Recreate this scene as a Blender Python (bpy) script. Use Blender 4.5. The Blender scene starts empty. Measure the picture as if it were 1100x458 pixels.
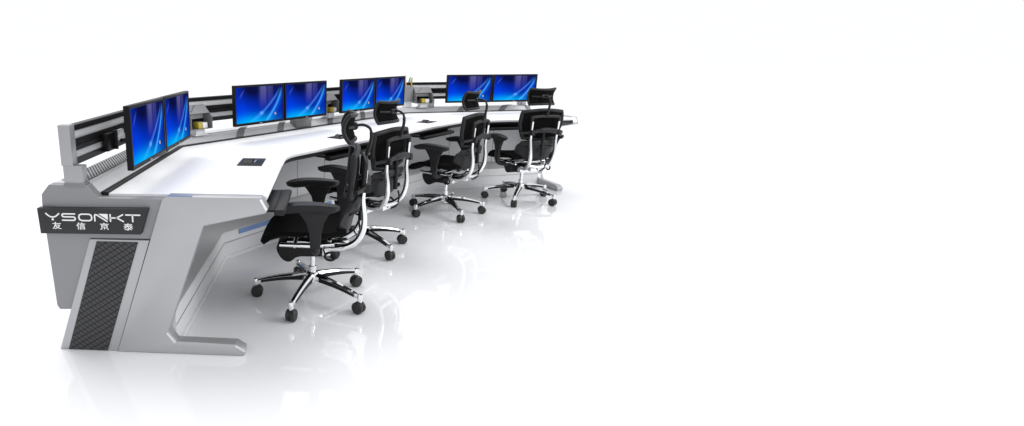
import bpy, bmesh, math, random
from mathutils import Vector, Matrix
random.seed(4)
S = bpy.context.scene
C = S.collection
PI = math.pi
# ------------------------------------------------------------------ camera
PITCH, YAW = .2555, -.0698
cd = bpy.data.cameras.new('camera'); cam = bpy.data.objects.new('camera', cd); C.objects.link(cam)
cam.location = (.9827, -2.3624, 1.3613)
cam.rotation_euler = (PI/2-PITCH, 0, -YAW)
cd.sensor_width = 36; cd.lens = 613.39/1100*36
cd.shift_x = (550-317.37)/1100; cd.shift_y = -(229-216.16)/1100
cd.clip_start = .05; cd.clip_end = 1000
S.camera = cam
# ------------------------------------------------------------------ studio light
w = bpy.data.worlds.new('World'); S.world = w; w.use_nodes = True
wn = w.node_tree.nodes; wl = w.node_tree.links
bg = wn['Background']; bg.inputs[0].default_value = (.987, .997, 1.02, 1); bg.inputs[1].default_value = 1.01
S.view_settings.view_transform = 'Standard'; S.view_settings.look = 'None'
S.view_settings.exposure = 0; S.view_settings.gamma = 1
def area(name, loc, target, size, power, col=(1, 1, 1)):
    l = bpy.data.lights.new(name, 'AREA'); l.shape = 'RECTANGLE'; l.size, l.size_y = size; l.energy = power; l.color = col
    o = bpy.data.objects.new(name, l); C.objects.link(o); o.location = loc
    o.rotation_euler = (Vector(target)-Vector(loc)).to_track_quat('-Z', 'Y').to_euler()
    return o
area('added_key_light', (-14, 20, 44), (1.2, 1.6, .3), (30, 30), 12500, (1, 1, 1))  # unseen lamp, added far off so the whole floor turns white
area('added_side_fill', (6.5, 0.5, 4.2), (2.4, 1.6, .3), (3, 3), 175, (1, .995, .985))  # unseen fill, added to brighten the knee panels
# ------------------------------------------------------------------ materials
def mat(name, col, rough=.5, metal=0., spec=.5, bump=None, var=0., coat=0., emis=None):
    m = bpy.data.materials.new(name); m.use_nodes = True
    nt = m.node_tree; b = nt.nodes['Principled BSDF']
    b.inputs['Base Color'].default_value = (*col, 1); b.inputs['Roughness'].default_value = rough
    b.inputs['Metallic'].default_value = metal; b.inputs['Specular IOR Level'].default_value = spec
    b.inputs['Coat Weight'].default_value = coat; b.inputs['Coat Roughness'].default_value = .05
    tc = nt.nodes.new('ShaderNodeTexCoord')
    if var:
        n = nt.nodes.new('ShaderNodeTexNoise'); n.inputs['Scale'].default_value = 9; n.inputs['Detail'].default_value = 6
        nt.links.new(tc.outputs['Object'], n.inputs['Vector'])
        r = nt.nodes.new('ShaderNodeMapRange'); r.inputs[3].default_value = 1-var; r.inputs[4].default_value = 1+var
        nt.links.new(n.outputs[0], r.inputs[0])
        mx = nt.nodes.new('ShaderNodeMix'); mx.data_type = 'RGBA'; mx.blend_type = 'MULTIPLY'; mx.inputs[0].default_value = 1
        mx.inputs[6].default_value = (*col, 1); nt.links.new(r.outputs[0], mx.inputs[7]); nt.links.new(mx.outputs[2], b.inputs['Base Color'])
        rr = nt.nodes.new('ShaderNodeMapRange'); rr.inputs[3].default_value = max(0.02, rough*.85); rr.inputs[4].default_value = min(1, rough*1.15)
        nt.links.new(n.outputs[0], rr.inputs[0]); nt.links.new(rr.outputs[0], b.inputs['Roughness'])
    if bump:
        sc, st = bump
        n = nt.nodes.new('ShaderNodeTexNoise'); n.inputs['Scale'].default_value = sc; n.inputs['Detail'].default_value = 3
        nt.links.new(tc.outputs['Object'], n.inputs['Vector'])
        bp = nt.nodes.new('ShaderNodeBump'); bp.inputs['Strength'].default_value = st; bp.inputs['Distance'].default_value = .002
        nt.links.new(n.outputs[0], bp.inputs['Height']); nt.links.new(bp.outputs[0], b.inputs['Normal'])
    return m
M = dict(
    floor=mat('glossy_white_floor', (.81, .818, .835), .05, 0, .8),
    white=mat('white_laminate', (.80, .805, .825), .5, 0, .25, var=.004),
    grey=mat('grey_paint', (.26, .26, .27), .38, .25, .5, var=.03, bump=(400, .05)),
    greyd=mat('darker_grey_paint', (.21, .21, .215), .42, .2, .5, var=.03),
    silver=mat('silver_paint', (.44, .445, .455), .3, .45, .5, var=.04),
    alu=mat('brushed_aluminium', (.76, .765, .78), .35, .1, .5, var=.03),
    chrome=mat('chrome', (.80, .81, .82), .07, 1., .5),
    edge=mat('polished_edge', (.85, .85, .87), .15, .6, .5),
    black=mat('black_plastic', (.012, .012, .0125), .42, 0, .2, var=.06),
    blackm=mat('black_moulding', (.017, .017, .018), .42, 0, .22, var=.06, bump=(500, .1)),
    bezel=mat('monitor_bezel', (.006, .006, .007), .35, 0, .12),
    rail=mat('black_anodised_rail', (.010, .010, .011), .35, 0, .2),
    plate=mat('black_plate', (.030, .030, .032), .5, 0, .3),
    ink=mat('white_print', (.85, .85, .85), .5),
    postm=mat('post_paint', (.36, .365, .375), .3, .3, .5, var=.03),
    box=mat('dark_grey_box', (.20, .20, .205), .5, 0, .3),
    ledge=mat('satin_ledge', (.68, .685, .70), .3, .1, .5, var=.02),
    panel=mat('grey_back_panel', (.82, .825, .84), .4, .0, .4, var=.02),
    plinth=mat('plinth_paint', (.76, .765, .78), .25, .0, .5, var=.02),
    dark=mat('dark_recess', (.03, .03, .03), .7),
    blue=mat('blue_glow_paint', (.20, .31, .60), .3, .1, .5),  # solid colour for the blue glow painted on the desk; also a pencil
    yellow=mat('yellow_card', (.50, .38, .04), .5),
    wheel=mat('caster_black', (.018, .018, .018), .45, 0, .4),
    red=mat('pencil_red', (.6, .12, .08), .5), green=mat('pencil_green', (.05, .4, .25), .5), orange=mat('pencil_orange', (.8, .4, .15), .5),
)
def pattern_mat(name, a, b, kind, scale, rough=.6):
    """regular weave, slotted or diamond pattern that belongs to the surface itself"""
    m = bpy.data.materials.new(name); m.use_nodes = True; nt = m.node_tree; P = nt.nodes['Principled BSDF']
    P.inputs['Roughness'].default_value = rough; P.inputs['Specular IOR Level'].default_value = .35
    tc = nt.nodes.new('ShaderNodeTexCoord'); sp = nt.nodes.new('ShaderNodeSeparateXYZ'); nt.links.new(tc.outputs['UV'], sp.inputs[0])
    def mth(op, x, y=None):
        n = nt.nodes.new('ShaderNodeMath'); n.operation = op
        for i, v in enumerate((x, y)):
            if v is None: continue
            if isinstance(v, (int, float)): n.inputs[i].default_value = v
            else: nt.links.new(v, n.inputs[i])
        return n.outputs[0]
    def line(v, wdt): return mth('LESS_THAN', mth('ABSOLUTE', mth('SUBTRACT', mth('FRACT', mth('MULTIPLY', v, scale)), .5)), wdt)
    X, Y = sp.outputs[0], sp.outputs[1]
    if kind == 'diamond':
        f = mth('MAXIMUM', line(mth('ADD', X, mth('MULTIPLY', Y, 1.15)), .1), line(mth('SUBTRACT', mth('MULTIPLY', X, .62), Y), .1))
    else:
        f = line(mth('ADD', mth('MULTIPLY', X, .54), Y), .22)
    mx = nt.nodes.new('ShaderNodeMix'); mx.data_type = 'RGBA'; nt.links.new(f, mx.inputs[0]); mx.inputs[6].default_value = (*a, 1); mx.inputs[7].default_value = (*b, 1)
    nt.links.new(mx.outputs[2], P.inputs['Base Color'])
    bp = nt.nodes.new('ShaderNodeBump'); bp.inputs['Strength'].default_value = .6; bp.inputs['Distance'].default_value = .003; bp.invert = True
    nt.links.new(f, bp.inputs['Height']); nt.links.new(bp.outputs[0], P.inputs['Normal'])
    return m
M['diamond'] = pattern_mat('quilted_black_mesh', (.060, .060, .063), (.012, .012, .013), 'diamond', 35)
M['slots'] = pattern_mat('slotted_grille', (.36, .365, .37), (.05, .05, .055), 'slots', 62, .8)
def fabric(name, col):
    m = mat(name, col, .9, 0, .06); nt = m.node_tree; b = nt.nodes['Principled BSDF']
    tc = nt.nodes.new('ShaderNodeTexCoord'); 
    wv = nt.nodes.new('ShaderNodeTexWave'); wv.inputs['Scale'].default_value = 90; wv.inputs['Distortion'].default_value = .4; wv.bands_direction = 'Z'
    nt.links.new(tc.outputs['Object'], wv.inputs['Vector'])
    bp = nt.nodes.new('ShaderNodeBump'); bp.inputs['Strength'].default_value = .35; bp.inputs['Distance'].default_value = .002
    nt.links.new(wv.outputs[1], bp.inputs['Height']); nt.links.new(bp.outputs[0], b.inputs['Normal'])
    return m
M['fabric'] = fabric('black_mesh_fabric', (.0055, .0055, .0058))
# screen: the wallpaper is stored per vertex because the screen itself shows it
sm = bpy.data.materials.new('lit_screen'); sm.use_nodes = True; nt = sm.node_tree; b = nt.nodes['Principled BSDF']
b.inputs['Base Color'].default_value = (0, 0, 0, 1); b.inputs['Roughness'].default_value = .3; b.inputs['Specular IOR Level'].default_value = .0
at = nt.nodes.new('ShaderNodeVertexColor'); at.layer_name = 'picture'
nt.links.new(at.outputs[0], b.inputs['Emission Color']); b.inputs['Emission Strength'].default_value = 1.0
M['screen'] = sm
def emi(name, c):
    m = mat(name, (0, 0, 0), .5); b = m.node_tree.nodes['Principled BSDF']; b.inputs['Emission Color'].default_value = (*c, 1); b.inputs['Emission Strength'].default_value = 1; return m
for k, c in dict(icon_red=(.8, .16, .02), icon_green=(.3, .55, .05), icon_blue=(.1, .4, .9), icon_yellow=(.9, .6, .05)).items(): M[k] = emi(k, c)
# ------------------------------------------------------------------ mesh helpers
class MB:
    def __init__(s): s.v = []; s.f = []; s.m = []; s.uv = None
    def add(s, vs, fs, mi=0):
        o = len(s.v); s.v += [tuple(x) for x in vs]
        for f in fs: s.f.append([o+i for i in f]); s.m.append(mi)
    def box(s, a, b, mi=0, T=None):
        x0, y0, z0 = a; x1, y1, z1 = b
        vs = [(x0,y0,z0),(x1,y0,z0),(x1,y1,z0),(x0,y1,z0),(x0,y0,z1),(x1,y0,z1),(x1,y1,z1),(x0,y1,z1)]
        if T: vs = [T(*v) for v in vs]
        s.add(vs, [(0,3,2,1),(4,5,6,7),(0,1,5,4),(1,2,6,5),(2,3,7,6),(3,0,4,7)], mi)
    def prism(s, poly, a, b, F, mi=0):
        """poly of (p,q); F(p,q,h) gives the point"""
        n = len(poly); vs = [F(p, q, a) for p, q in poly]+[F(p, q, b) for p, q in poly]
        s.add(vs, [tuple(range(n))[::-1], tuple(range(n, 2*n))]+[(i, (i+1) % n, n+(i+1) % n, n+i) for i in range(n)], mi)
    def tube(s, pts, r, n=12, mi=0, cap=True, flat=1., up=Vector((0, 0, 1))):
        pts = [Vector(p) for p in pts]; rs = r if isinstance(r, (list, tuple)) else [r]*len(pts); rings = []; prev = None
        for i, p in enumerate(pts):
            d = (pts[min(i+1, len(pts)-1)]-pts[max(i-1, 0)]).normalized()
            if prev is None:
                a = d.cross(up); a = d.cross(Vector((1, 0, 0))) if a.length < .05 else a; a.normalize()
            else:
                a = (prev-d*prev.dot(d)).normalized()
            prev = a; c = d.cross(a)
            rings.append([p+(a*math.cos(t)*flat+c*math.sin(t))*rs[i] for t in (2*PI*k/n for k in range(n))])
        vs = [v for q in rings for v in q]; fs = []
        for i in range(len(rings)-1):
            for k in range(n): fs.append((i*n+k, i*n+(k+1) % n, (i+1)*n+(k+1) % n, (i+1)*n+k))
        if cap: fs += [tuple(range(n))[::-1], tuple(range((len(rings)-1)*n, len(rings)*n))]
        s.add(vs, fs, mi)
    def lathe(s, prof, n=20, mi=0, T=None):
        vs = []; fs = []
        for r, z in prof:
            for k in range(n):
                t = 2*PI*k/n; v = (r*math.cos(t), r*math.sin(t), z); vs.append(T(*v) if T else v)
        for i in range(len(prof)-1):
            for k in range(n): fs.append((i*n+k, i*n+(k+1) % n, (i+1)*n+(k+1) % n, (i+1)*n+k))
        fs += [tuple(range(n))[::-1], tuple(range((len(prof)-1)*n, len(prof)*n))]
        s.add(vs, fs, mi)
    def build(s, name, mats, parent=None, bevel=0, smooth=True, ang=40, seg=2, sub=0):
        me = bpy.data.meshes.new(name); me.from_pydata(s.v, [], s.f); me.validate()
        for m in (mats if isinstance(mats, (list, tuple)) else [mats]): me.materials.append(M[m])
        bm = bmesh.new(); bm.from_mesh(me); 
        for f, mi in zip(bm.faces, s.m): f.material_index = mi
        bmesh.ops.recalc_face_normals(bm, faces=bm.faces)
        if bevel:
            es = [e for e in bm.edges if len(e.link_faces) == 2 and e.calc_face_angle(0) > .5]
            bmesh.ops.bevel(bm, geom=es, offset=bevel, segments=seg, profile=.5, affect='EDGES', clamp_overlap=True)
        bm.to_mesh(me); bm.free()
        if smooth: me.shade_smooth(); me.set_sharp_from_angle(angle=math.radians(ang))
        o = bpy.data.objects.new(name, me); C.objects.link(o)
        if parent: o.parent = parent
        if sub: md = o.modifiers.new('sub', 'SUBSURF'); md.levels = sub; md.render_levels = sub
        return o
def smoothpath(pts, n=6):
    """Catmull-Rom through the points"""
    P = [Vector(p) for p in pts]; P = [P[0]*2-P[1]]+P+[P[-1]*2-P[-2]]; out = []
    for i in range(1, len(P)-2):
        for k in range(n):
            t = k/n; a, b, c, d = P[i-1:i+3]
            out.append(.5*((2*b)+(c-a)*t+(2*a-5*b+4*c-d)*t*t+(3*b-a-3*c+d)*t**3))
    out.append(P[-2]); return out
def thing(name, label, cat, loc=(0, 0, 0), rz=0, group=None):
    o = bpy.data.objects.new(name, None); C.objects.link(o); o.location = loc; o.rotation_euler = (0, 0, rz); o.empty_display_size = .1
    o['label'] = label; o['category'] = cat
    if group: o['group'] = group
    return o
def dup(o, parent=None):
    c = o.copy(); C.objects.link(c); c.parent = parent
    for ch in [x for x in o.children]: dup(ch, c)
    return c
# ------------------------------------------------------------------ plan of the console: three straight runs A, B, C
A1, A2, LA, LB, LC = -.6535, -.6421, 1.3269, 2.8601, 1.3956
def rot(d, a): return Vector((d[0]*math.cos(a)-d[1]*math.sin(a), d[0]*math.sin(a)+d[1]*math.cos(a)))
dA, nA = Vector((0, 1)), Vector((1, 0)); dB, nB = rot(dA, A1), rot(nA, A1); dC, nC = rot(dB, A2), rot(nB, A2)
oA = Vector((0, 0)); oB = oA+dA*LA; oC = oB+dB*LB
FR = dict(A=(oA, dA, nA), B=(oB, dB, nB), C=(oC, dC, nC))
def W(s, t, u, z=0): o, d, n = FR[s]; v = o+d*t+n*u; return Vector((v.x, v.y, z))
def ang(s): d = FR[s][1]; return math.atan2(d.y, d.x)
def TF(s): return lambda t, u, z: W(s, t, u, z)
K1, K2 = math.tan(A1/2), math.tan(A2/2)
def loft(mb, prof, t0=0., t1=LC, mi=0, closed=True, caps=True, rd=0):
    """sweep a (u,z) profile along the whole console with mitred corners"""
    st = [[W('A', t0, u, z) for u, z in prof], [W('B', -u*K1, u, z) for u, z in prof], [W('C', -u*K2, u, z) for u, z in prof], [W('C', t1, u, z) for u, z in prof]]
    if rd:                      # round the inner (operator side) corners, more towards the front edge
        def corner(s0, s1, m0, m1):
            out = []
            for q in range(7):
                f = q/6; row = []
                for u, z in prof:
                    d = rd*max(0, u)/.69; P = W(s0, m0(u)-d, u, z); Q = W(s1, m1(u)+d, u, z); A_ = W(s1, m1(u), u, z)
                    row.append(P*(1-f)**2+A_*2*f*(1-f)+Q*f*f)
                out.append(row)
            return out
        st = [st[0]]+corner('A', 'B', lambda u: LA+u*K1, lambda u: -u*K1)+corner('B', 'C', lambda u: LB+u*K2, lambda u: -u*K2)+[st[3]]
    n = len(prof); fs = []; ns = len(st)
    for i in range(ns-1):
        for k in range(n if closed else n-1): fs.append((i*n+k, i*n+(k+1) % n, (i+1)*n+(k+1) % n, (i+1)*n+k))
    if caps: fs += [tuple(range(n))[::-1], tuple(range((ns-1)*n, ns*n))]
    mb.add([v for q in st for v in q], fs, mi)
# ------------------------------------------------------------------ setting
mb = MB(); mb.add([(-60, -60, 0), (60, -60, 0), (60, 60, 0), (-60, 60, 0)], [(0, 1, 2, 3)])
fl = mb.build('floor', 'floor', smooth=False); fl['kind'] = 'structure'
# ------------------------------------------------------------------ control desk
desk = thing('control_desk', 'long white and grey control desk, bent at two corners, with a black slatted rail', 'desk', (0, 0, 0))
E0, E1 = .05, LC-.015           # where the end panels meet the desk
m_ = MB(); loft(m_, [(-.022, .726), (-.022, .75), (.680, .75), (.690, .744), (.690, .735), (.684, .726)], E0, E1, rd=.13); m_.build('desktop', 'white', desk)
m_ = MB(); loft(m_, [(-.022, .695), (-.022, .7255), (.682, .7255), (.682, .712), (.664, .695)], E0, E1, rd=.13); m_.build('desktop_underlay', 'black', desk)
m_ = MB(); loft(m_, [(-.058, .73), (-.058, .757), (-.0225, .757), (-.0225, .73)], E0, E1); m_.build('black_inlay', 'black', desk, bevel=.002)
m_ = MB(); loft(m_, [(-.308, .70), (-.308, .757), (-.285, .790), (-.270, .795), (-.125, .795), (-.108, .790), (-.092, .776), (-.075, .762), (-.0585, .756), (-.0585, .70)], E0, E1); m_.build('rear_ledge', 'ledge', desk, ang=50)
# slotted grille let into the ledge
def sheet(name, m, s, t0, t1, u0, u1, z, parent):
    me = bpy.data.meshes.new(name); me.from_pydata([W(s, t0, u0, z), W(s, t1, u0, z), W(s, t1, u1, z), W(s, t0, u1, z)], [], [(0, 1, 2, 3)])
    uv = me.uv_layers.new(); 
    for i, (a, b) in enumerate([(t0, u0), (t1, u0), (t1, u1), (t0, u1)]): uv.data[i].uv = (a, b)
    me.materials.append(M[m]); o = bpy.data.objects.new(name, me); C.objects.link(o); o.parent = parent; return o
sheet('ledge_grille', 'slots', 'A', .09, 1.28, -.255, -.132, .7985, desk)
for a, b in ((.10, 1.40), (1.46, 2.76)): sheet('ledge_grille', 'ledge', 'B', a, b, -.255, -.132, .7985, desk)
sheet('ledge_grille', 'ledge', 'C', .1, 1.3, -.255, -.132, .7985, desk)
def reflection_strip(s, t):
    """slanting dark strip painted in for a monitor arm reflection, follows the sloping front of the ledge"""
    pr = [(-.060, .7565), (-.075, .762), (-.092, .776), (-.108, .790), (-.125, .795), (-.128, .7995), (-.21, .7995)]
    mb = MB(); vs = []
    for u, z in pr:
        tt = t+(-.060-u)*1.25
        for dt, dz in ((0, .0022), (.075, .0022), (.075, -.002), (0, -.002)): vs.append(W(s, tt+dt, u+.0015, z+dz))
    n = len(pr); fs = [(0, 1, 2, 3), (4*n-1, 4*n-2, 4*n-3, 4*n-4)]
    for i in range(n-1):
        for k in range(4): fs.append((4*i+k, 4*i+(k+1) % 4, 4*i+4+(k+1) % 4, 4*i+4+k))
    mb.add(vs, fs); return mb.build('arm_reflection_strip', 'box', desk, ang=60)
for s, t in (('B', .50), ('B', .94), ('B', 1.58), ('B', 2.08), ('C', .55), ('C', 1.03)): reflection_strip(s, t)  # dark strips painted in for the monitor arms' reflections
# cabinet: hanging rear body, recessed knee panel, plinth
m_ = MB(); loft(m_, [(-.300, .215), (-.300, .694), (.03, .694), (.03, .215)], E0, E1); m_.build('rear_cabinet', 'panel', desk, bevel=.003)
m_ = MB(); loft(m_, [(-.22, .0), (-.22, .214), (.0, .214), (.245, .186), (.25, .18), (.25, .0)], E0, E1); m_.build('plinth', 'plinth', desk)
m_ = MB(); loft(m_, [(.2505, .001), (.2505, .026), (.262, .022), (.262, .001)], E0, E1); m_.build('kick_strip', 'plinth', desk)
m_ = MB(); loft(m_, [(.2505, .112), (.2505, .118), (.2525, .118), (.2525, .112)], E0, E1); m_.build('plinth_joint', 'silver', desk)
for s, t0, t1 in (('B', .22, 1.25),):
    mb = MB(); mb.box((t0, .251, .150), (t1, .256, .184), 0, TF(s)); mb.build('blue_glow_paint', 'blue', desk)  # blue glow along the plinth, painted as a solid band
# knee panel joints and round vent perforations
for s, ts in (('A', (.66,)), ('B', (.62, 1.08, 1.43, 1.9, 2.4)), ('C', (.45, .95))):
    for t in ts:
        mb = MB(); mb.box((t, .03, .216), (t+.004, .0315, .69), 0, TF(s)); mb.build('panel_joint', 'greyd', desk)
def vent(s, t, u, zc):
    mb = MB()
    for i in range(-9, 10):
        for j in range(-5, 6):
            if (i/9.5)**2+(j/5.5)**2 > 1: continue
            T = lambda x, y, z, i=i, j=j: W(s, t+i*.017+x, u+z, zc+j*.017+y)
            mb.lathe([(.005, 0), (.005, .002)], 6, 0, T)
    return mb.build('vent_holes', 'dark', desk, smooth=False)
vent('B', .42, .0302, .50)
# slat rail: three black bars with silver panels between
RF = -.153
for i, (z0, z1) in enumerate(((1.028, 1.054), (.940, .992), (.880, .908))):
    mb = MB(); zm = (z0+z1)/2
    prof = [(RF-.034, z0), (RF-.034, z1), (RF, z1), (RF, zm+.004), (RF-.004, zm+.002), (RF-.004, zm-.002), (RF, zm-.004), (RF, z0)] if i == 1 else [(RF-.034, z0), (RF-.034, z1), (RF-.003, z1), (RF, z1-.003), (RF, z0)]
    loft(mb, prof, .048, 1.40); mb.build('rail_bar', 'rail', desk)
for z0, z1 in ((.9922, 1.0278), (.9082, .9398)):
    mb = MB(); loft(mb, [(RF-.028, z0), (RF-.028, z1), (RF-.008, z1), (RF-.008, z0)], .048, 1.398); mb.build('rail_panel', 'alu', desk)
# posts carrying the rail
def post(s, t, wd, end=False):
    mb = MB()
    if end:
        mb.box((t, -.202, .882), (t+wd, -.150, 1.058), 0, TF(s))
        mb.box((t+.004, -.2025, .884), (t+.012, -.204, 1.05), 1, TF(s))
        mb.box((t, -.196, .797), (t+wd, -.110, .8818), 0, TF(s))
        mb.box((t-.003, -.200, .790), (t+wd+.003, -.104, .806), 1, TF(s))
    else:
        mb.box((t, -.222, .797), (t+wd, -.188, 1.04), 0, TF(s)); mb.box((t, -.187, .797), (t+wd, -.12, .879), 0, TF(s))
    return mb.build('rail_post', ['postm', 'greyd'], desk, bevel=.004)
post('A', 0, .047, True)
for s, t in (('B', -.02), ('B', 1.40), ('C', .275), ('C', 1.35)): post(s, t, .05)
# end panels (near end at A t=0, far end at C t=LC)
def endparts(F, far=False):
    """F(u,z,h): h=0 outer face, h grows into the desk"""
    mb = MB(); mb.prism([(-.31, .698), (-.307, .753), (-.27, .797), (-.095, .797), (-.050, .741), (.24, .741), (.172, .556), (-.104, .553), (-.225, .204), (-.281, .202), (-.293, .222)], 0, .048, F)
    mb.build('end_cheek', 'grey', desk, bevel=.003)
    sh = [(.237, .7405), (.262, .757), (.672, .757), (.700, .706), (.689, .687), (.415, .625), (.228, .11), (.264, .062), (.544, .058), (.587, .031), (.582, .001), (-.018, .001), (.173, .5545)]
    mb = MB(); mb.prism(sh, -.012, .049, F); 
    mb.build('end_shield', 'silver', desk, bevel=.004, seg=2)
    # polished edges around the knee opening and the front corner
    mb = MB()
    def band(pts, wd):
        for (a, b) in zip(pts[:-1], pts[1:]):
            a, b = Vector(a), Vector(b); n = Vector((-(b-a).y, (b-a).x)).normalized()*wd
            mb.prism([a, b, b+n, a+n], -.0135, -.0115, F)
    for pts, wd in (([(.264, .060), (.228, .108)], .010), ([(.587, .029), (.544, .056)], .010), ([(.672, .752), (.698, .705)], -.010)):
        mb = MB(); band(pts, wd); mb.build('bright_edge', 'edge', desk)
    mb = MB(); mb.prism([(.264, .7575), (.37, .7575), (.37, .7592), (.264, .7592)], -.009, .0, F); mb.build('blue_sheen_edge', 'blue', desk)  # blue sheen on the top edge, painted as a thin band
    # slanting leg: silver frame with a quilted black insert
    Lb, Lt = (-.298, -.0185), (-.104, .169)
    def lx(k, z): return Lb[k]+(Lt[k]-Lb[k])*z/.552
    mb = MB(); mb.prism([(lx(0, .001), .001), (lx(1, .001)-.001, .001), (lx(1, .551)-.001, .551), (lx(0, .551), .551)], -.006, .047, F); mb.build('leg', 'silver', desk, bevel=.002)
    me = bpy.data.meshes.new('leg_insert'); q = [(-.255, .004), (-.066, .004), (.117, .543), (-.072, .543)]
    me.from_pydata([F(u, z, -.0085) for u, z in q], [], [(0, 1, 2, 3)]); uv = me.uv_layers.new()
    for i, p in enumerate(q): uv.data[i].uv = p
    me.materials.append(M['diamond']); o = bpy.data.objects.new('leg_insert', me); C.objects.link(o); o.parent = desk
    md = o.modifiers.new('s', 'SOLIDIFY'); md.thickness = .003; md.offset = 0
FA = lambda u, z, h: Vector((u, h, z))
FC = lambda u, z, h: W('C', LC+.035-h, u, z)
endparts(FA); endparts(FC, True)
# name plate
mb = MB(); mb.prism([(-.318, .698), (.179, .703), (.140, .586), (-.313, .582)], -.032, -.0005, FA)
plate = mb.build('name_plate', 'plate', desk, bevel=.0015)
def zp(X, Y):
    px, py = 40+X/8.8, 218+Y/8.8
    return Vector((-.318+(px-43.3)*.004222, .6995-(py-222.1)*.00414))
mb = MB()
def stroke(pts, wd=13, closed=False):
    P = [Vector(p) for p in pts]; P = P+[P[0]] if closed else P; n = len(P); L = []; R = []
    for i in range(n):
        if closed and i in (0, n-1): d1 = (P[0]-P[-2]).normalized(); d2 = (P[1]-P[0]).normalized()
        else: d1 = (P[i]-P[max(i-1, 0)]).normalized() if i else None; d2 = (P[min(i+1, n-1)]-P[i]).normalized() if i < n-1 else None; d1 = d1 or d2; d2 = d2 or d1
        d = (d1+d2).normalized(); nn = Vector((-d.y, d.x)); k = wd/2/max(.5, nn.dot(Vector((-d1.y, d1.x)))); L.append(P[i]+nn*k); R.append(P[i]-nn*k)
    for i in range(n-1):
        q = [zp(*L[i]), zp(*L[i+1]), zp(*R[i+1]), zp(*R[i])]
        mb.prism(q, -.0332, -.0322, FA)
stroke([(106, 84), (130, 106), (145, 116), (160, 120), (182, 120), (197, 116), (212, 106), (236, 84)])
mb.prism([zp(170+11*math.cos(a), 144+11*math.sin(a)) for a in [k*PI/6 for k in range(12)]], -.0332, -.0322, FA)
stroke([(387, 88), (278, 88), (265, 92), (261, 102), (265, 112), (278, 117), (366, 117), (380, 122), (384, 133), (380, 145), (366, 150), (257, 150)])
stroke([(445, 88), (515, 88), (534, 97), (540, 119), (534, 141), (515, 150), (445, 150), (424, 141), (418, 119), (424, 97)], closed=True)
stroke([(567, 156), (567, 100), (574, 90), (586, 92), (684, 156)])
mb.prism([zp(602, 82), zp(690, 82), zp(690, 140)], -.0332, -.0322, FA)
stroke([(713, 82), (713, 156)]); stroke([(713, 119), (770, 119), (834, 84)]); stroke([(764, 119), (780, 122), (836, 154)])
stroke([(854, 88), (994, 88)]); stroke([(920, 88), (920, 156)])
mb.build('latin_lettering', 'ink', plate, smooth=False)
def textmesh(txt, name, size, sx, ctr, parent):
    c = bpy.data.curves.new(name, 'FONT'); c.body = txt; c.size = size; c.align_x = 'CENTER'; c.align_y = 'CENTER'; c.extrude = .0005; c.offset = size*.012
    tmp = bpy.data.objects.new('tmp', c); C.objects.link(tmp); me = bpy.data.meshes.new_from_object(tmp.evaluated_get(bpy.context.evaluated_depsgraph_get()))
    bpy.data.objects.remove(tmp)
    xs = [v.co.x for v in me.vertices]; ys = [v.co.y for v in me.vertices]; cx, cy = (min(xs)+max(xs))/2, (min(ys)+max(ys))/2
    for v in me.vertices: v.co = Vector((ctr[0]+(v.co.x-cx)*sx, -.0328-v.co.z, ctr[1]+(v.co.y-cy)))
    me.materials.clear(); me.materials.append(M['ink']); me.name = name
    o = bpy.data.objects.new(name, me); C.objects.link(o); o.parent = parent; return o
for ch, X in zip('友信京泰', (203, 430, 650, 874)):
    p = zp(X, 203); textmesh(ch, 'chinese_character', .0345, 1.25, p, plate)
# pop-up outlets in the desktop
def outlet(s, t, u, w_=.2, d_=.135):
    mb = MB(); T = TF(s); mb.box((t-w_/2, u-d_/2, .7504), (t+w_/2, u+d_/2, .7545), 0, T)
    o = mb.build('desk_outlet', 'bezel', desk, bevel=.001)
    mb = MB(); n = 8
    for i in range(n):
        a, b = i/n, (i+1)/n; h = lambda x: .7548+.016*math.sin(PI*x)
        mb.add([T(t-w_*.22+w_*.5*a, u-d_*.3, h(a)), T(t-w_*.22+w_*.5*b, u-d_*.3, h(b)), T(t-w_*.22+w_*.5*b, u+d_*.05, h(b)), T(t-w_*.22+w_*.5*a, u+d_*.05, h(a))], [(0, 1, 2, 3)])
    mb.add([T(t-w_*.22, u+d_*.05, .7548)]+[T(t-w_*.22+w_*.5*i/n, u+d_*.05, .7548+.016*math.sin(PI*i/n)) for i in range(n+1)], [tuple(range(n+2))])
    mb.build('outlet_lid', 'bezel', o)
    mb = MB(); mb.box((t-w_*.15, u+d_*.1, .7547), (t+w_*.2, u+d_*.16, .757), 0, T); mb.build('outlet_trim', 'silver', o)
outlet('A', .83, .51, .215, .138); outlet('B', 1.04, .49, .16, .12); outlet('B', 2.31, .50, .16, .12)
# keyboard trays under the front edge
def tray(s, t0, t1, u1):
    T = TF(s); mb = MB(); mb.box((t0, .40, .664), (t1, u1-.05, .676), 0, T); o = mb.build('keyboard_tray', 'black', desk, bevel=.002)
    mb = MB(); mb.prism([(u1-.0495, .676), (u1-.0495, .652), (u1-.008, .650), (u1, .658), (u1, .672), (u1-.01, .678)], t0-.004, t1+.004, lambda p, q, h: W(s, h, p, q)); mb.build('wrist_rest', 'blackm', o, bevel=.002)
    for tt in (t0, t1-.016): mb = MB(); mb.box((tt, .35, .677), (tt+.016, min(u1-.06, .66), .6945), 0, T); mb.build('tray_slide', 'greyd', o)
tray('A', .09, .48, .765); tray('B', .66, 1.19, .70); tray('B', 1.93, 2.46, .70); tray('C', .52, 1.05, .70)
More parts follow.
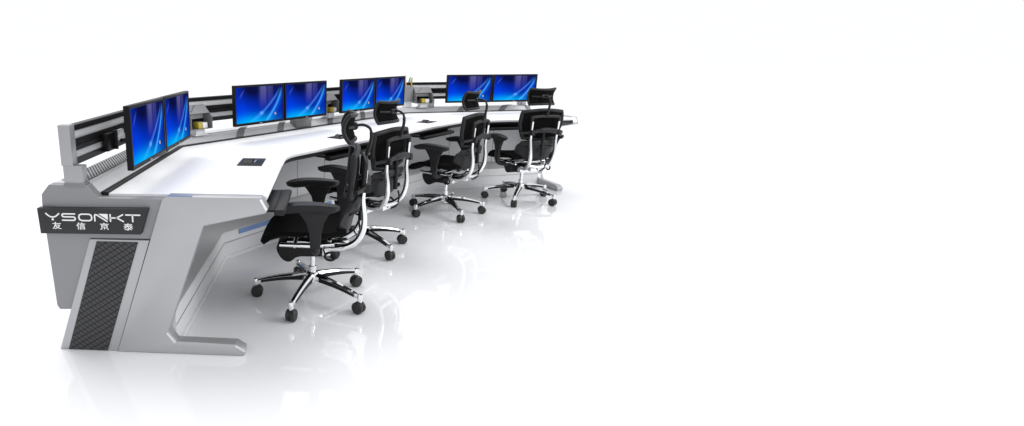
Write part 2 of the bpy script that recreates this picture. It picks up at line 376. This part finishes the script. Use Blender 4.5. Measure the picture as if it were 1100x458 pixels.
# ------------------------------------------------------------------ monitors
WM, HM, TH, ZM, UM, GAP = .4976, .2793, .028, .8596, .11, .012
def picture(x, y):
    """desktop wallpaper, x right, y up, linear colour"""
    g = lambda d, s: math.exp(-(d/s)**2)
    left = max(0, 1-abs(x-.12)/.5)
    c = Vector((.001, .018, .40)); c = c.lerp(Vector((.0, .055, .95)), min(1, left*1.0)*(1-.4*max(0, y-.5)))
    dk = g(math.hypot((x-.36)*1.0, (y-1.02)*.8), .42); c = c.lerp(Vector((.003, .005, .055)), min(1, dk*1.15))
    dk = g(math.hypot((x-.86)*1.2, (y-1.0)*1.0), .30); c = c.lerp(Vector((.006, .008, .08)), min(1, dk))
    cy = g(math.hypot((x-.32)*.60, (y+.04)*1.25), .27); c = c.lerp(Vector((.0, .48, .95)), min(1, cy))
    for xc, s, k in ((.54, .05, .22), (.61, .035, .20), (.70, .03, .13), (.76, .02, .10)):
        c += Vector((.45, .42, .95))*k*g(x-xc, s)*max(0, min(1, (y-.35)/.6))
    def streak(y0, xa, xb, p, s, k, col=(.08, .50, 1.)):
        # a bow from (xa, 0) sweeping up to (xb, 1)
        t = max(0, min(1, y)); xc = xa+(xb-xa)*(1-(1-t)**p); lim = max(0, min(1, (y-y0)*5))*max(0, min(1, (.96-y)*4))
        return Vector(col)*k*g(x-xc, s*(.6+.8*(1-t)))*lim
    c += streak(-.1, .63, .98, 1.7, .020, .62); c += streak(-.1, .66, 1.0, 1.6, .065, .22, (.02, .28, .95))
    c += streak(-.05, .30, .95, 1.5, .030, .30, (.10, .38, 1.)); c += streak(.0, .38, .93, 1.45, .014, .20)
    c += Vector((.15, .2, .8))*.4*g(x-(-.22+.42*y), .012)*max(0, min(1, (y-.66)*8))*max(0, min(1, (.95-y)*8))
    c += Vector((.25, .6, 1.))*.45*g(math.hypot(x-.53, (y-.24)*.8), .035)
    return (max(0, c.x), max(0, c.y), min(1, max(0, c.z)), 1)
def make_monitor():
    r = thing('monitor', '', 'monitor')
    mb = MB(); bz = .014
    # housing: rim around the screen plus the stepped back shell; front faces -Y
    o_ = [(0, 0), (WM, 0), (WM, HM), (0, HM)]; i_ = [(bz, bz+.004), (WM-bz, bz+.004), (WM-bz, HM-bz), (bz, HM-bz)]
    vs = [(x, 0, z) for x, z in o_]+[(x, 0, z) for x, z in i_]+[(x, .005, z) for x, z in i_]+[(x, TH, z) for x, z in o_]
    fs = []
    for k in range(4):
        j = (k+1) % 4; fs += [(k, j, 4+j, 4+k), (4+k, 4+j, 8+j, 8+k), (k, 12+k, 12+j, j)]
    fs += [(8, 9, 10, 11), (15, 14, 13, 12)]
    mb.add(vs, fs); mb.box((.06, TH, .05), (WM-.06, TH+.016, HM-.04)); mb.build('housing', 'bezel', r, bevel=.0015)
    nx, nz = 84, 50; x0, x1, z0, z1 = bz, WM-bz, bz+.004, HM-bz
    me = bpy.data.meshes.new('screen')
    me.from_pydata([(x0+(x1-x0)*i/nx, .0042, z0+(z1-z0)*j/nz) for j in range(nz+1) for i in range(nx+1)], [], [(j*(nx+1)+i, j*(nx+1)+i+1, (j+1)*(nx+1)+i+1, (j+1)*(nx+1)+i) for j in range(nz) for i in range(nx)])
    ca = me.color_attributes.new('picture', 'FLOAT_COLOR', 'POINT')
    for j in range(nz+1):
        for i in range(nx+1): ca.data[j*(nx+1)+i].color = picture(i/nx, j/nz)
    me.materials.append(M['screen']); sc = bpy.data.objects.new('screen', me); C.objects.link(sc); sc.parent = r
    mb = MB()
    for k, (dx, dz) in enumerate(((0, 1), (1, 1), (0, 0), (1, 0))):
        X = x0+(x1-x0)*.815+dx*.0078; Z = z0+(z1-z0)*.155+dz*.0085; mb.box((X, .0028, Z), (X+.0070, .0038, Z+.0077), k)
    mb.build('desktop_emblem', ['icon_red', 'icon_green', 'icon_blue', 'icon_yellow'], sc, smooth=False)
    mb = MB(); mb.box((WM/2-.012, -.0006, .005), (WM/2+.012, -.0002, .0095)); mb.build('badge', 'silver', r)
    # arm back to the rail
    mb = MB(); xa = WM*.5+.12; yb = UM-RF   # rail front in local y
    mb.box((xa-.055, yb-.030, .028), (xa+.030, yb-.001, .115), 0); mb.box((xa+.012, yb-.052, .030), (xa+.024, yb-.0295, .125), 0)
    mb.tube(smoothpath([(xa+.013, yb-.07, .075), (xa+.05, yb-.10, .07), (xa, TH+.06, .095), (WM/2, TH+.035, .12)]), .011)
    mb.box((WM/2-.05, TH+.0165, .08), (WM/2+.05, TH+.036, .17), 0)
    mb.box((xa+.030, yb-.036, .078), (xa+.15, yb-.018, .116), 1)
    mb.build('mounting_arm', ['black', 'alu'], r, bevel=.004)
    return r
mons = [('A', .0219, 0), ('A', .0219+WM+GAP, 0), ('B', .3432, 0), ('B', .3432+WM+GAP, 0), ('B', 1.5534, 0), ('B', 1.5534+WM+GAP, 0), ('C', .3429, 0), ('C', .3429+WM+GAP, 0)]
mlab = ['black monitor with blue wallpaper at the far left, nearest the end post of the rail',
        'black monitor seen at a slant, right beside the first file holder, left-hand run of desk',
        'black monitor right of the first file holder, leftmost on the middle run of desk',
        'black monitor with a grey box beneath it, left of the second file holder',
        'black monitor of the third pair, its lower left corner above the side-on chair headrest',
        'black monitor beside the pencil box, its lower part hidden by a chair headrest',
        'black monitor second from the right end, a headrest covering its lower right corner',
        'black monitor at the far right end of the desk, last in the row']
proto = make_monitor()
for i, (s, t, _) in enumerate(mons):
    o = proto if i == 0 else dup(proto)
    o.location = W(s, t, UM, ZM); o.rotation_euler = (-.0, 0, ang(s)); o['label'] = mlab[i]; o['group'] = 'monitors mounted along the control desk'
# ------------------------------------------------------------------ file holders, pencil box, small grey boxes
def make_holder():
    r = thing('file_holder', '', 'file holder')
    mb = MB(); w_, T_ = .185, .003; X = lambda p, q, h: Vector((h, p, q))     # p: local y (back +), q: z
    side = [(-.07, .045), (.06, .045), (.06, .205), (.015, .205), (-.07, .125)]
    for x in (0, w_-T_): mb.prism(side, x, x+T_, X)
    mb.prism([(.06, .045), (.06, .205), (.057, .205), (.057, .045)], T_, w_-T_, X)
    mb.prism([(-.07, .045), (.057, .045), (.057, .048), (-.07, .048)], T_, w_-T_, X)
    mb.prism([(.015, .205), (.057, .205), (.057, .202), (.016, .202), (-.04, .150), (-.042, .153)], T_, w_-T_, X)
    mb.build('shell', 'grey', r)
    mb = MB(); 
    for k in range(5):
        mb.box((-.0008, -.05+k*.022, .075+.0), (.0, -.042+k*.022, .083)); mb.box((-.0008, -.05+k*.022, .105), (.0, -.042+k*.022, .113))
    for k in range(4): 
        y = -.03+k*.012; z = .1635+k*.011
        mb.box((.03+.018*k, y, z), (.04+.018*k, y+.008, z+.006))
    mb.build('punched_holes', 'dark', r)
    mb = MB(); mb.box((.068, -.060, .049), (.102, .0, .092)); mb.build('yellow_card', 'yellow', r, bevel=.002)
    mb = MB(); mb.box((.109, -.057, .049), (.15, .02, .088)); mb.build('white_card', 'ink', r, bevel=.002)
    mb = MB(); mb.box((.06, -.04, .002), (.14, .03, .0445)); mb.box((.045, -.05, 0), (.155, .04, .006)); mb.build('pedestal', 'alu', r, bevel=.002)
    return r
h0 = make_holder()
for i, (s, t, u, lb) in enumerate((('B', .10, -.13, 'grey metal file holder with yellow card, right of the slanted left-hand monitors'),
                                  ('B', 1.575, -.13, 'grey metal file holder with yellow card, between second and third monitor pairs'),
                                  ('C', .088, -.12, 'grey metal file holder with yellow card, right of the pencil box at the far corner'))):
    o = h0 if i == 0 else dup(h0); o.location = W(s, t, u, .7995); o.rotation_euler = (0, 0, ang(s)); o['label'] = lb; o['group'] = 'grey file holders on the desk ledge'
pb = thing('pencil_box', 'tall grey open box holding coloured pencils at the far desk corner', 'pencil box', W('C', -.035, -.125, .7995), ang('C'))
mb = MB(); a, d, h = .118, .09, .218; t_ = .004
mb.box((0, 0, .06), (a, d, .065)); mb.box((0, 0, .065), (a, t_, h)); mb.box((0, d-t_, .065), (a, d, h)); mb.box((0, t_, .065), (t_, d-t_, h)); mb.box((a-t_, t_, .065), (a, d-t_, h)); mb.build('box_shell', 'grey', pb)
mb = MB(); mb.box((.03, .02, 0), (.115, .07, .0595)); mb.build('box_foot', 'ink', pb)
pl = [('red', 'red pencil leaning left out of the grey pencil box'), ('green', 'green pencil leaning right in the grey pencil box'), ('orange', 'pale orange pencil standing in the grey pencil box'), ('blue', 'blue pencil leaning in the grey pencil box'), ('yellow', 'yellow pencil near the middle of the grey pencil box')]
for i, (m, lb) in enumerate(pl):
    x = .015+i*.020; y = .03+.03*(i % 2); base = W('C', -.035+x, -.125-y, .7995+.066)
    mb = MB(); lean = Vector(((-.07, .07, -.02, .045, .015)[i], 0, .225+.02*(i % 3)))
    mb.tube([(0, 0, 0), lean*.92, lean], [.008, .008, .003], 8); o = mb.build('pencil', m)
    o.location = base; o.rotation_euler = (0, 0, ang('C')); o['label'] = lb; o['category'] = 'pencil'; o['group'] = 'pencils in the grey box'
def greybox(s, t, L, lb):
    mb = MB(); mb.prism([(-.0185, -.0395), (-.0185, .012), (-.008, .020), (.055, .024), (.055, -.003), (.033, -.008), (.017, -.022), (.0, -.036)], 0, L, lambda p, q, h: Vector((h, p, q)))
    o = mb.build('equipment_box', 'box', None, bevel=.003); o.location = W(s, t, -.075, .7995); o.rotation_euler = (0, 0, ang(s))
    o['label'] = lb; o['category'] = 'box'; o['group'] = 'low grey boxes on the desk ledge'
    mb = MB(); mb.box((.02, -.0198, -.030), (L-.02, -.0188, -.022)); mb.build('front_label', 'greyd', o)
greybox('A', .93, .19, 'low grey box on the ledge under the second slanted monitor')
greybox('B', 1.17, .19, 'low grey box on the ledge between two monitor pairs, mid desk')
greybox('B', 2.50, .22, 'low grey box on the ledge below the pencil box')
# ------------------------------------------------------------------ chairs
def grid_pad(mb, nx, ny, f, th, mi=0, normal=None):
    """f(a,b) with a,b in -1..1 gives the front surface; th its thickness along -normal(a,b)"""
    fr = []; bk = []
    for j in range(ny+1):
        for i in range(nx+1):
            a, b = -1+2*i/nx, -1+2*j/ny; p = Vector(f(a, b)); e = 1e-3
            n = (Vector(f(a+e, b))-Vector(f(a-e, b))).cross(Vector(f(a, b+e))-Vector(f(a, b-e))).normalized()
            if normal is not None and n.dot(Vector(normal)) < 0: n = -n
            k = th*(1-.55*max(abs(a), abs(b))**6)
            fr.append(p); bk.append(p-n*k)
    N = (nx+1)*(ny+1); fs = []
    for j in range(ny):
        for i in range(nx):
            q = j*(nx+1)+i; fs.append((q, q+1, q+nx+2, q+nx+1)); fs.append((N+q, N+q+nx+1, N+q+nx+2, N+q+1))
    for i in range(nx): fs.append((i, N+i, N+i+1, i+1)); q = ny*(nx+1)+i; fs.append((q, q+1, N+q+1, N+q))
    for j in range(ny): q = j*(nx+1); fs.append((q, q+nx+1, N+q+nx+1, N+q)); q = j*(nx+1)+nx; fs.append((q, N+q, N+q+nx+1, q+nx+1))
    mb.add(fr+bk, fs, mi)
def sq(a, b, r=.35):
    """square to rounded square"""
    m = max(abs(a), abs(b)); l = math.hypot(a, b)
    if l < 1e-6: return a, b
    k = (m/l); t = r*m*m
    return a*(1-t+t*k), b*(1-t+t*k)
def lerp_prof(P, t):
    for (t0, *v0), (t1, *v1) in zip(P[:-1], P[1:]):
        if t <= t1 or (t1, *v1) == tuple(P[-1]):
            k = (t-t0)/(t1-t0); k = k*k*(3-2*k) if 0 <= k <= 1 else k; return [a+(b-a)*k for a, b in zip(v0, v1)]
def make_chair():
    r = thing('office_chair', '', 'office chair')      # faces +Y
    # seat
    prof = [(-1, -.185, .452), (-.5, -.08, .440), (0, .03, .447), (.5, .15, .452), (.8, .225, .428), (1, .280, .372)]
    def seat(a, b):
        a2, b2 = sq(a, b, .28); y, z = lerp_prof(prof, max(-1, min(1, b2))); hw = .235-.02*max(0, -b2)
        return (a2*hw, y+(b2-max(-1, min(1, b2)))*.1, z+.018*a2*a2*(1-.6*max(0, b2)))
    mb = MB(); grid_pad(mb, 16, 20, seat, .042, 0, (0, 0, 1)); mb.build('seat', 'fabric', r, ang=60)
    # seat pan rim with chrome trim
    mb = MB()
    for sx in (-1, 1): mb.tube([(sx*.15, -.12, .375), (sx*.16, .0, .366), (sx*.15, .17, .366)], .012, 10)
    mb.tube([(-.16, .09, .365), (.16, .09, .365)], .012, 10); mb.tube([(-.2, -.03, .372), (.2, -.03, .372)], .014, 10)
    mb.build('seat_frame', 'chrome', r)
    # upper back: outer frame ring, mesh panel
    def back(a, b, off=0.):
        a2, b2 = sq(a, b, .42); z = .738+b2*.130; hw = .200+.022*b2
        y = -.232+.016*b2*b2-.012*b2+.036*abs(a2)**2.2
        return (a2*hw, y+off, z)
    mb = MB(); grid_pad(mb, 16, 14, lambda a, b: back(a*.93, b*.92), .014, 0, (0, 1, 0)); br = mb.build('backrest', 'fabric', r, ang=60)
    mb = MB(); ring = []
    N = 56
    for k in range(N):
        t = 2*PI*k/N; c, s_ = math.cos(t), math.sin(t); m = max(abs(c), abs(s_)); ring.append(Vector(back(c/m, s_/m, -.008)))
    ring += ring[:2]
    mb.tube(ring, .0165, 10, cap=False, flat=1.0); mb.build('backrest_rim', 'blackm', br)
    # lumbar pad
    def lum(a, b):
        a2, b2 = sq(a, b, .45); z = .512+b2*.098; hw = .188+.010*b2
        y = -.205-.030*(1-b2*b2)*0-.03*b2+.055*abs(a2)**2+(-.012 if b2 > .6 else 0)
        return (a2*hw, y+.012*(1-b2*b2), z)
    mb = MB(); grid_pad(mb, 14, 12, lum, .035, 0, (0, 1, 0)); lu = mb.build('lumbar_support', 'blackm', r, ang=60)
    mb = MB(); mb.tube(smoothpath([(-.165, -.200, .545), (-.08, -.243, .545), (.08, -.243, .545), (.165, -.200, .545)]), .008, 8); mb.tube([(0, -.262, .70), (0, -.262, .47)], [.012, .014], 10); mb.build('lumbar_ribs', 'black', lu)
    # back frame: inverted U, cross brace, headrest stem
    mb = MB()
    mb.tube(smoothpath([(-.128, -.268, .70), (-.132, -.272, .785), (-.118, -.274, .812), (0, -.275, .818), (.118, -.274, .812), (.132, -.272, .785), (.128, -.268, .70)]), .014, 10)
    mb.tube(smoothpath([(-.205, -.225, .668), (-.13, -.272, .680), (-.05, -.285, .696), (0, -.288, .700), (.05, -.285, .696), (.13, -.272, .680), (.205, -.225, .668)]), [.012]*6+[.018]*6+[.024]*6+[.026]+[.024]*6+[.024]*5+[.018]*6+[.012]*1, 10)
    mb.build('back_frame', 'blackm', r)
    for sx in (-1, 1):
        mb = MB()
        p = smoothpath([(sx*.128, -.278, .775), (sx*.127, -.272, .70), (sx*.124, -.266, .61), (sx*.120, -.276, .52), (sx*.112, -.270, .44), (sx*.100, -.235, .375), (sx*.085, -.165, .335), (sx*.07, -.07, .325)])
        n = len(p); mb.tube(p, [.0105+.0065*min(1, max(0, (i-8)/14)) for i in range(n)], 12); mb.build('chrome_spine', 'chrome', r)
    mb = MB(); mb.tube(smoothpath([(-.100, -.238, .376), (-.04, -.248, .366), (.04, -.248, .366), (.100, -.238, .376)]), .013, 12)
    mb.build('spine_crossbar', 'chrome', r)
    for sx in (-1, 1): mb = MB(); mb.box((sx*.128-.016, -.304, .655), (sx*.128+.016, -.262, .700)); mb.build('spine_clamp', 'blackm', r, bevel=.005)
    mb = MB(); mb.tube(smoothpath([(0, -.215, .985), (0, -.262, .990), (0, -.298, .970), (0, -.306, .925), (0, -.296, .87), (0, -.280, .815)], 8), [.0075]*20+[.010]*21, 10)
    mb.build('headrest_stem', 'blackm', r)
    def head(a, b):
        a2, b2 = sq(a, b, .22); z = .985+b2*(.062+.013*a2*a2)-.004; y = -.182+.036*a2*a2-.030*b2*b2
        return (a2*(.118+.012*b2*b2), y, z)
    mb = MB(); grid_pad(mb, 16, 10, head, .024, 0, (0, 1, 0)); hr = mb.build('headrest', 'fabric', r, ang=60)
    mb = MB(); ring = []
    for k in range(48):
        t = 2*PI*k/48; c, s_ = math.cos(t), math.sin(t); m = max(abs(c), abs(s_)); v = Vector(head(c/m, s_/m)); ring.append(v+Vector((0, -.010, 0)))
    ring += ring[:2]; mb.tube(ring, .011, 8, cap=False); mb.tube([(-.03, -.215, .985), (.03, -.215, .985)], .020, 12); mb.tube(smoothpath([(-.095, -.178, .985), (0, -.222, .982), (.095, -.178, .985)]), .009, 8)
    mb.build('headrest_frame', 'blackm', hr)
    # arms
    for sx in (-1, 1):
        mb = MB(); X = sx*.285
        def pad(a, b):
            a2, b2 = sq(a, b, .5); return (X+a2*(.038+.006*b2), .014+b2*.160, .633-.014*b2*b2-.012*max(0, b2)**3)
        grid_pad(mb, 8, 14, pad, .045, 0, (0, 0, 1)); pd = mb.build('armrest', 'blackm', r, ang=60)
        mb = MB(); Q = lambda p, q, h: Vector((X+h, p, q))
        mb.prism([(.075, .600), (.050, .572), (.022, .53), (.006, .47), (.002, .395), (-.050, .395), (-.054, .47), (-.066, .53), (-.088, .572), (-.108, .600)], -.013, .013, Q)
        mb.tube(smoothpath([(X, -.025, .41), (X-sx*.02, -.025, .375), (X-sx*.08, -.025, .362), (sx*.15, -.025, .362)]), .022, 10)
        mb.build('arm_bracket', 'blackm', pd, bevel=.008)
    # mechanism, levers
    mb = MB(); Q = lambda p, q, h: Vector((h, p, q))
    mb.prism([(.198, .322), (.192, .295), (.178, .268), (.160, .249), (.140, .240), (.120, .240), (.104, .252), (.090, .266), (.06, .272), (-.045, .274), (-.075, .285), (-.084, .310), (-.084, .345), (.185, .345)], -.075, .075, Q)
    mb.build('tilt_mechanism', 'black', r, bevel=.008)
    mb = MB(); mb.box((-.085, -.10, .285), (.085, -.055, .335)); mb.box((-.05, -.205, .315), (.05, -.105, .350)); mb.box((-.06, .0, .346), (.06, .14, .357)); mb.build('mechanism_bracket', 'chrome', r, bevel=.004)
    for sx in (-1, 1):
        mb = MB(); mb.tube([(sx*.08, -.06, .325), (sx*.20, -.075, .330)], .005, 8); loop = [(sx*.20+.0, -.10+.028*math.cos(t)-.0, .325+.022*math.sin(t)) for t in [2*PI*k/14 for k in range(16)]]
        mb.tube(loop, .007, 8, cap=False); mb.build('lever', 'black', r)
    # rear cable loop under the back
    mb = MB(); mb.tube(smoothpath([(.05, -.255, .45), (.055, -.262, .40), (.045, -.250, .345), (.03, -.215, .32)]), .006, 8); mb.build('cable', 'black', r)
    mb = MB(); mb.lathe([(.0, .150), (.022, .150), (.022, .195), (.015, .197), (.015, .285), (.0, .285)], 20); mb.build('gas_lift', 'chrome', r)
    # star base
    mb = MB(); mb.lathe([(.0, .088), (.030, .090), (.040, .105), (.040, .150), (.034, .160), (.026, .163), (.0, .163)], 24); base = mb.build('star_base', 'chrome', r)
    for k in range(5):
        a = k*2*PI/5; R_ = .3223; T = lambda x, y, z, a=a: Vector((x*math.cos(a)-y*math.sin(a), x*math.sin(a)+y*math.cos(a), z))
        mb = MB(); n = 10; rings = []
        for i in range(n+1):
            t = i/n; x = .030+t*(R_-.030); zt = .156-.052*t+.008*math.sin(PI*t); h = .046-.024*t; ww = .020-.006*t
            rings.append([T(x, -ww*.55, zt), T(x, ww*.55, zt), T(x, ww, zt-h*.25), T(x, ww, zt-h*.9), T(x, ww*.7, zt-h), T(x, -ww*.7, zt-h), T(x, -ww, zt-h*.9), T(x, -ww, zt-h*.25)])
        vs = [v for q in rings for v in q]; fs = []
        for i in range(n):
            for j in range(8): fs.append((i*8+j, i*8+(j+1) % 8, (i+1)*8+(j+1) % 8, (i+1)*8+j))
        fs += [tuple(range(8))[::-1], tuple(range(n*8, n*8+8))]; mb.add(vs, fs, 0)
        for sy in (-1, 1):       # black side inserts, 1 mm proud
            vs = []
            for i in range(1, n): t = i/n; x = .030+t*(R_-.030); zt = .156-.052*t+.008*math.sin(PI*t); h = .046-.024*t; ww = .020-.006*t+.0012; vs += [T(x, sy*ww, zt-h*.30), T(x, sy*ww, zt-h*.86)]
            m2 = len(vs)//2; mb.add(vs, [(2*i, 2*i+1, 2*i+3, 2*i+2) for i in range(m2-1)], 1)
        mb.build('leg', ['chrome', 'black'], base, ang=35)
        c = T(R_, 0, 0); mb = MB(); dxy = T(1, 0, 0); side = T(0, 1, 0); off = -dxy*.006
        for sy in (-1, 1):
            TT = lambda x, y, z, sy=sy: c+off+dxy*x+Vector((0, 0, .0335+y))+side*(sy*(.004+z))
            mb.lathe([(.0, 0), (.0325, .0), (.0335, .003), (.0335, .016), (.028, .021), (.0, .022)], 20, 0, TT)
        TT = lambda x, y, z: c+off+dxy*x+Vector((0, 0, .036+y))+side*z
        mb.lathe([(0, -.0038), (.029, -.0038), (.029, .0038), (0, .0038)], 16, 0, TT)
        mb.lathe([(.0, .066), (.013, .066), (.0155, .076), (.0165, .100), (.012, .110), (0, .112)], 16, 1, lambda x, y, z: c+Vector((x, y, z)))
        mb.build('caster', ['wheel', 'chrome'], base)
    return r, base
ch, base = make_chair()
def face(v): return math.atan2(v[1], v[0])-PI/2
spots = [(.8675, .6628, face((-1, .0)), .0051+PI, 'black mesh office chair nearest the camera, seen from its side at the left-hand desk'),
         (1.183, 1.569, face(-nB), .30, 'black mesh office chair standing directly behind the nearest one, its back to us'),
         (1.9484, 2.5412, face(-nB), .5592+PI, 'black mesh office chair third from the left, second from the right end of the desk'),
         (2.7409, 3.0442, face(-nC), -.1249+PI, 'black mesh office chair farthest right, its back to us near the desk end')]
for i, (x, y, rz, br, lb) in enumerate(spots):
    o = ch if i == 0 else dup(ch)
    o.location = (x, y, 0); o.rotation_euler = (0, 0, rz); o['label'] = lb; o['group'] = 'office chairs drawn up to the control desk'
    for c in o.children:
        if c.name.startswith('star_base'): c.rotation_euler = (0, 0, br-rz)
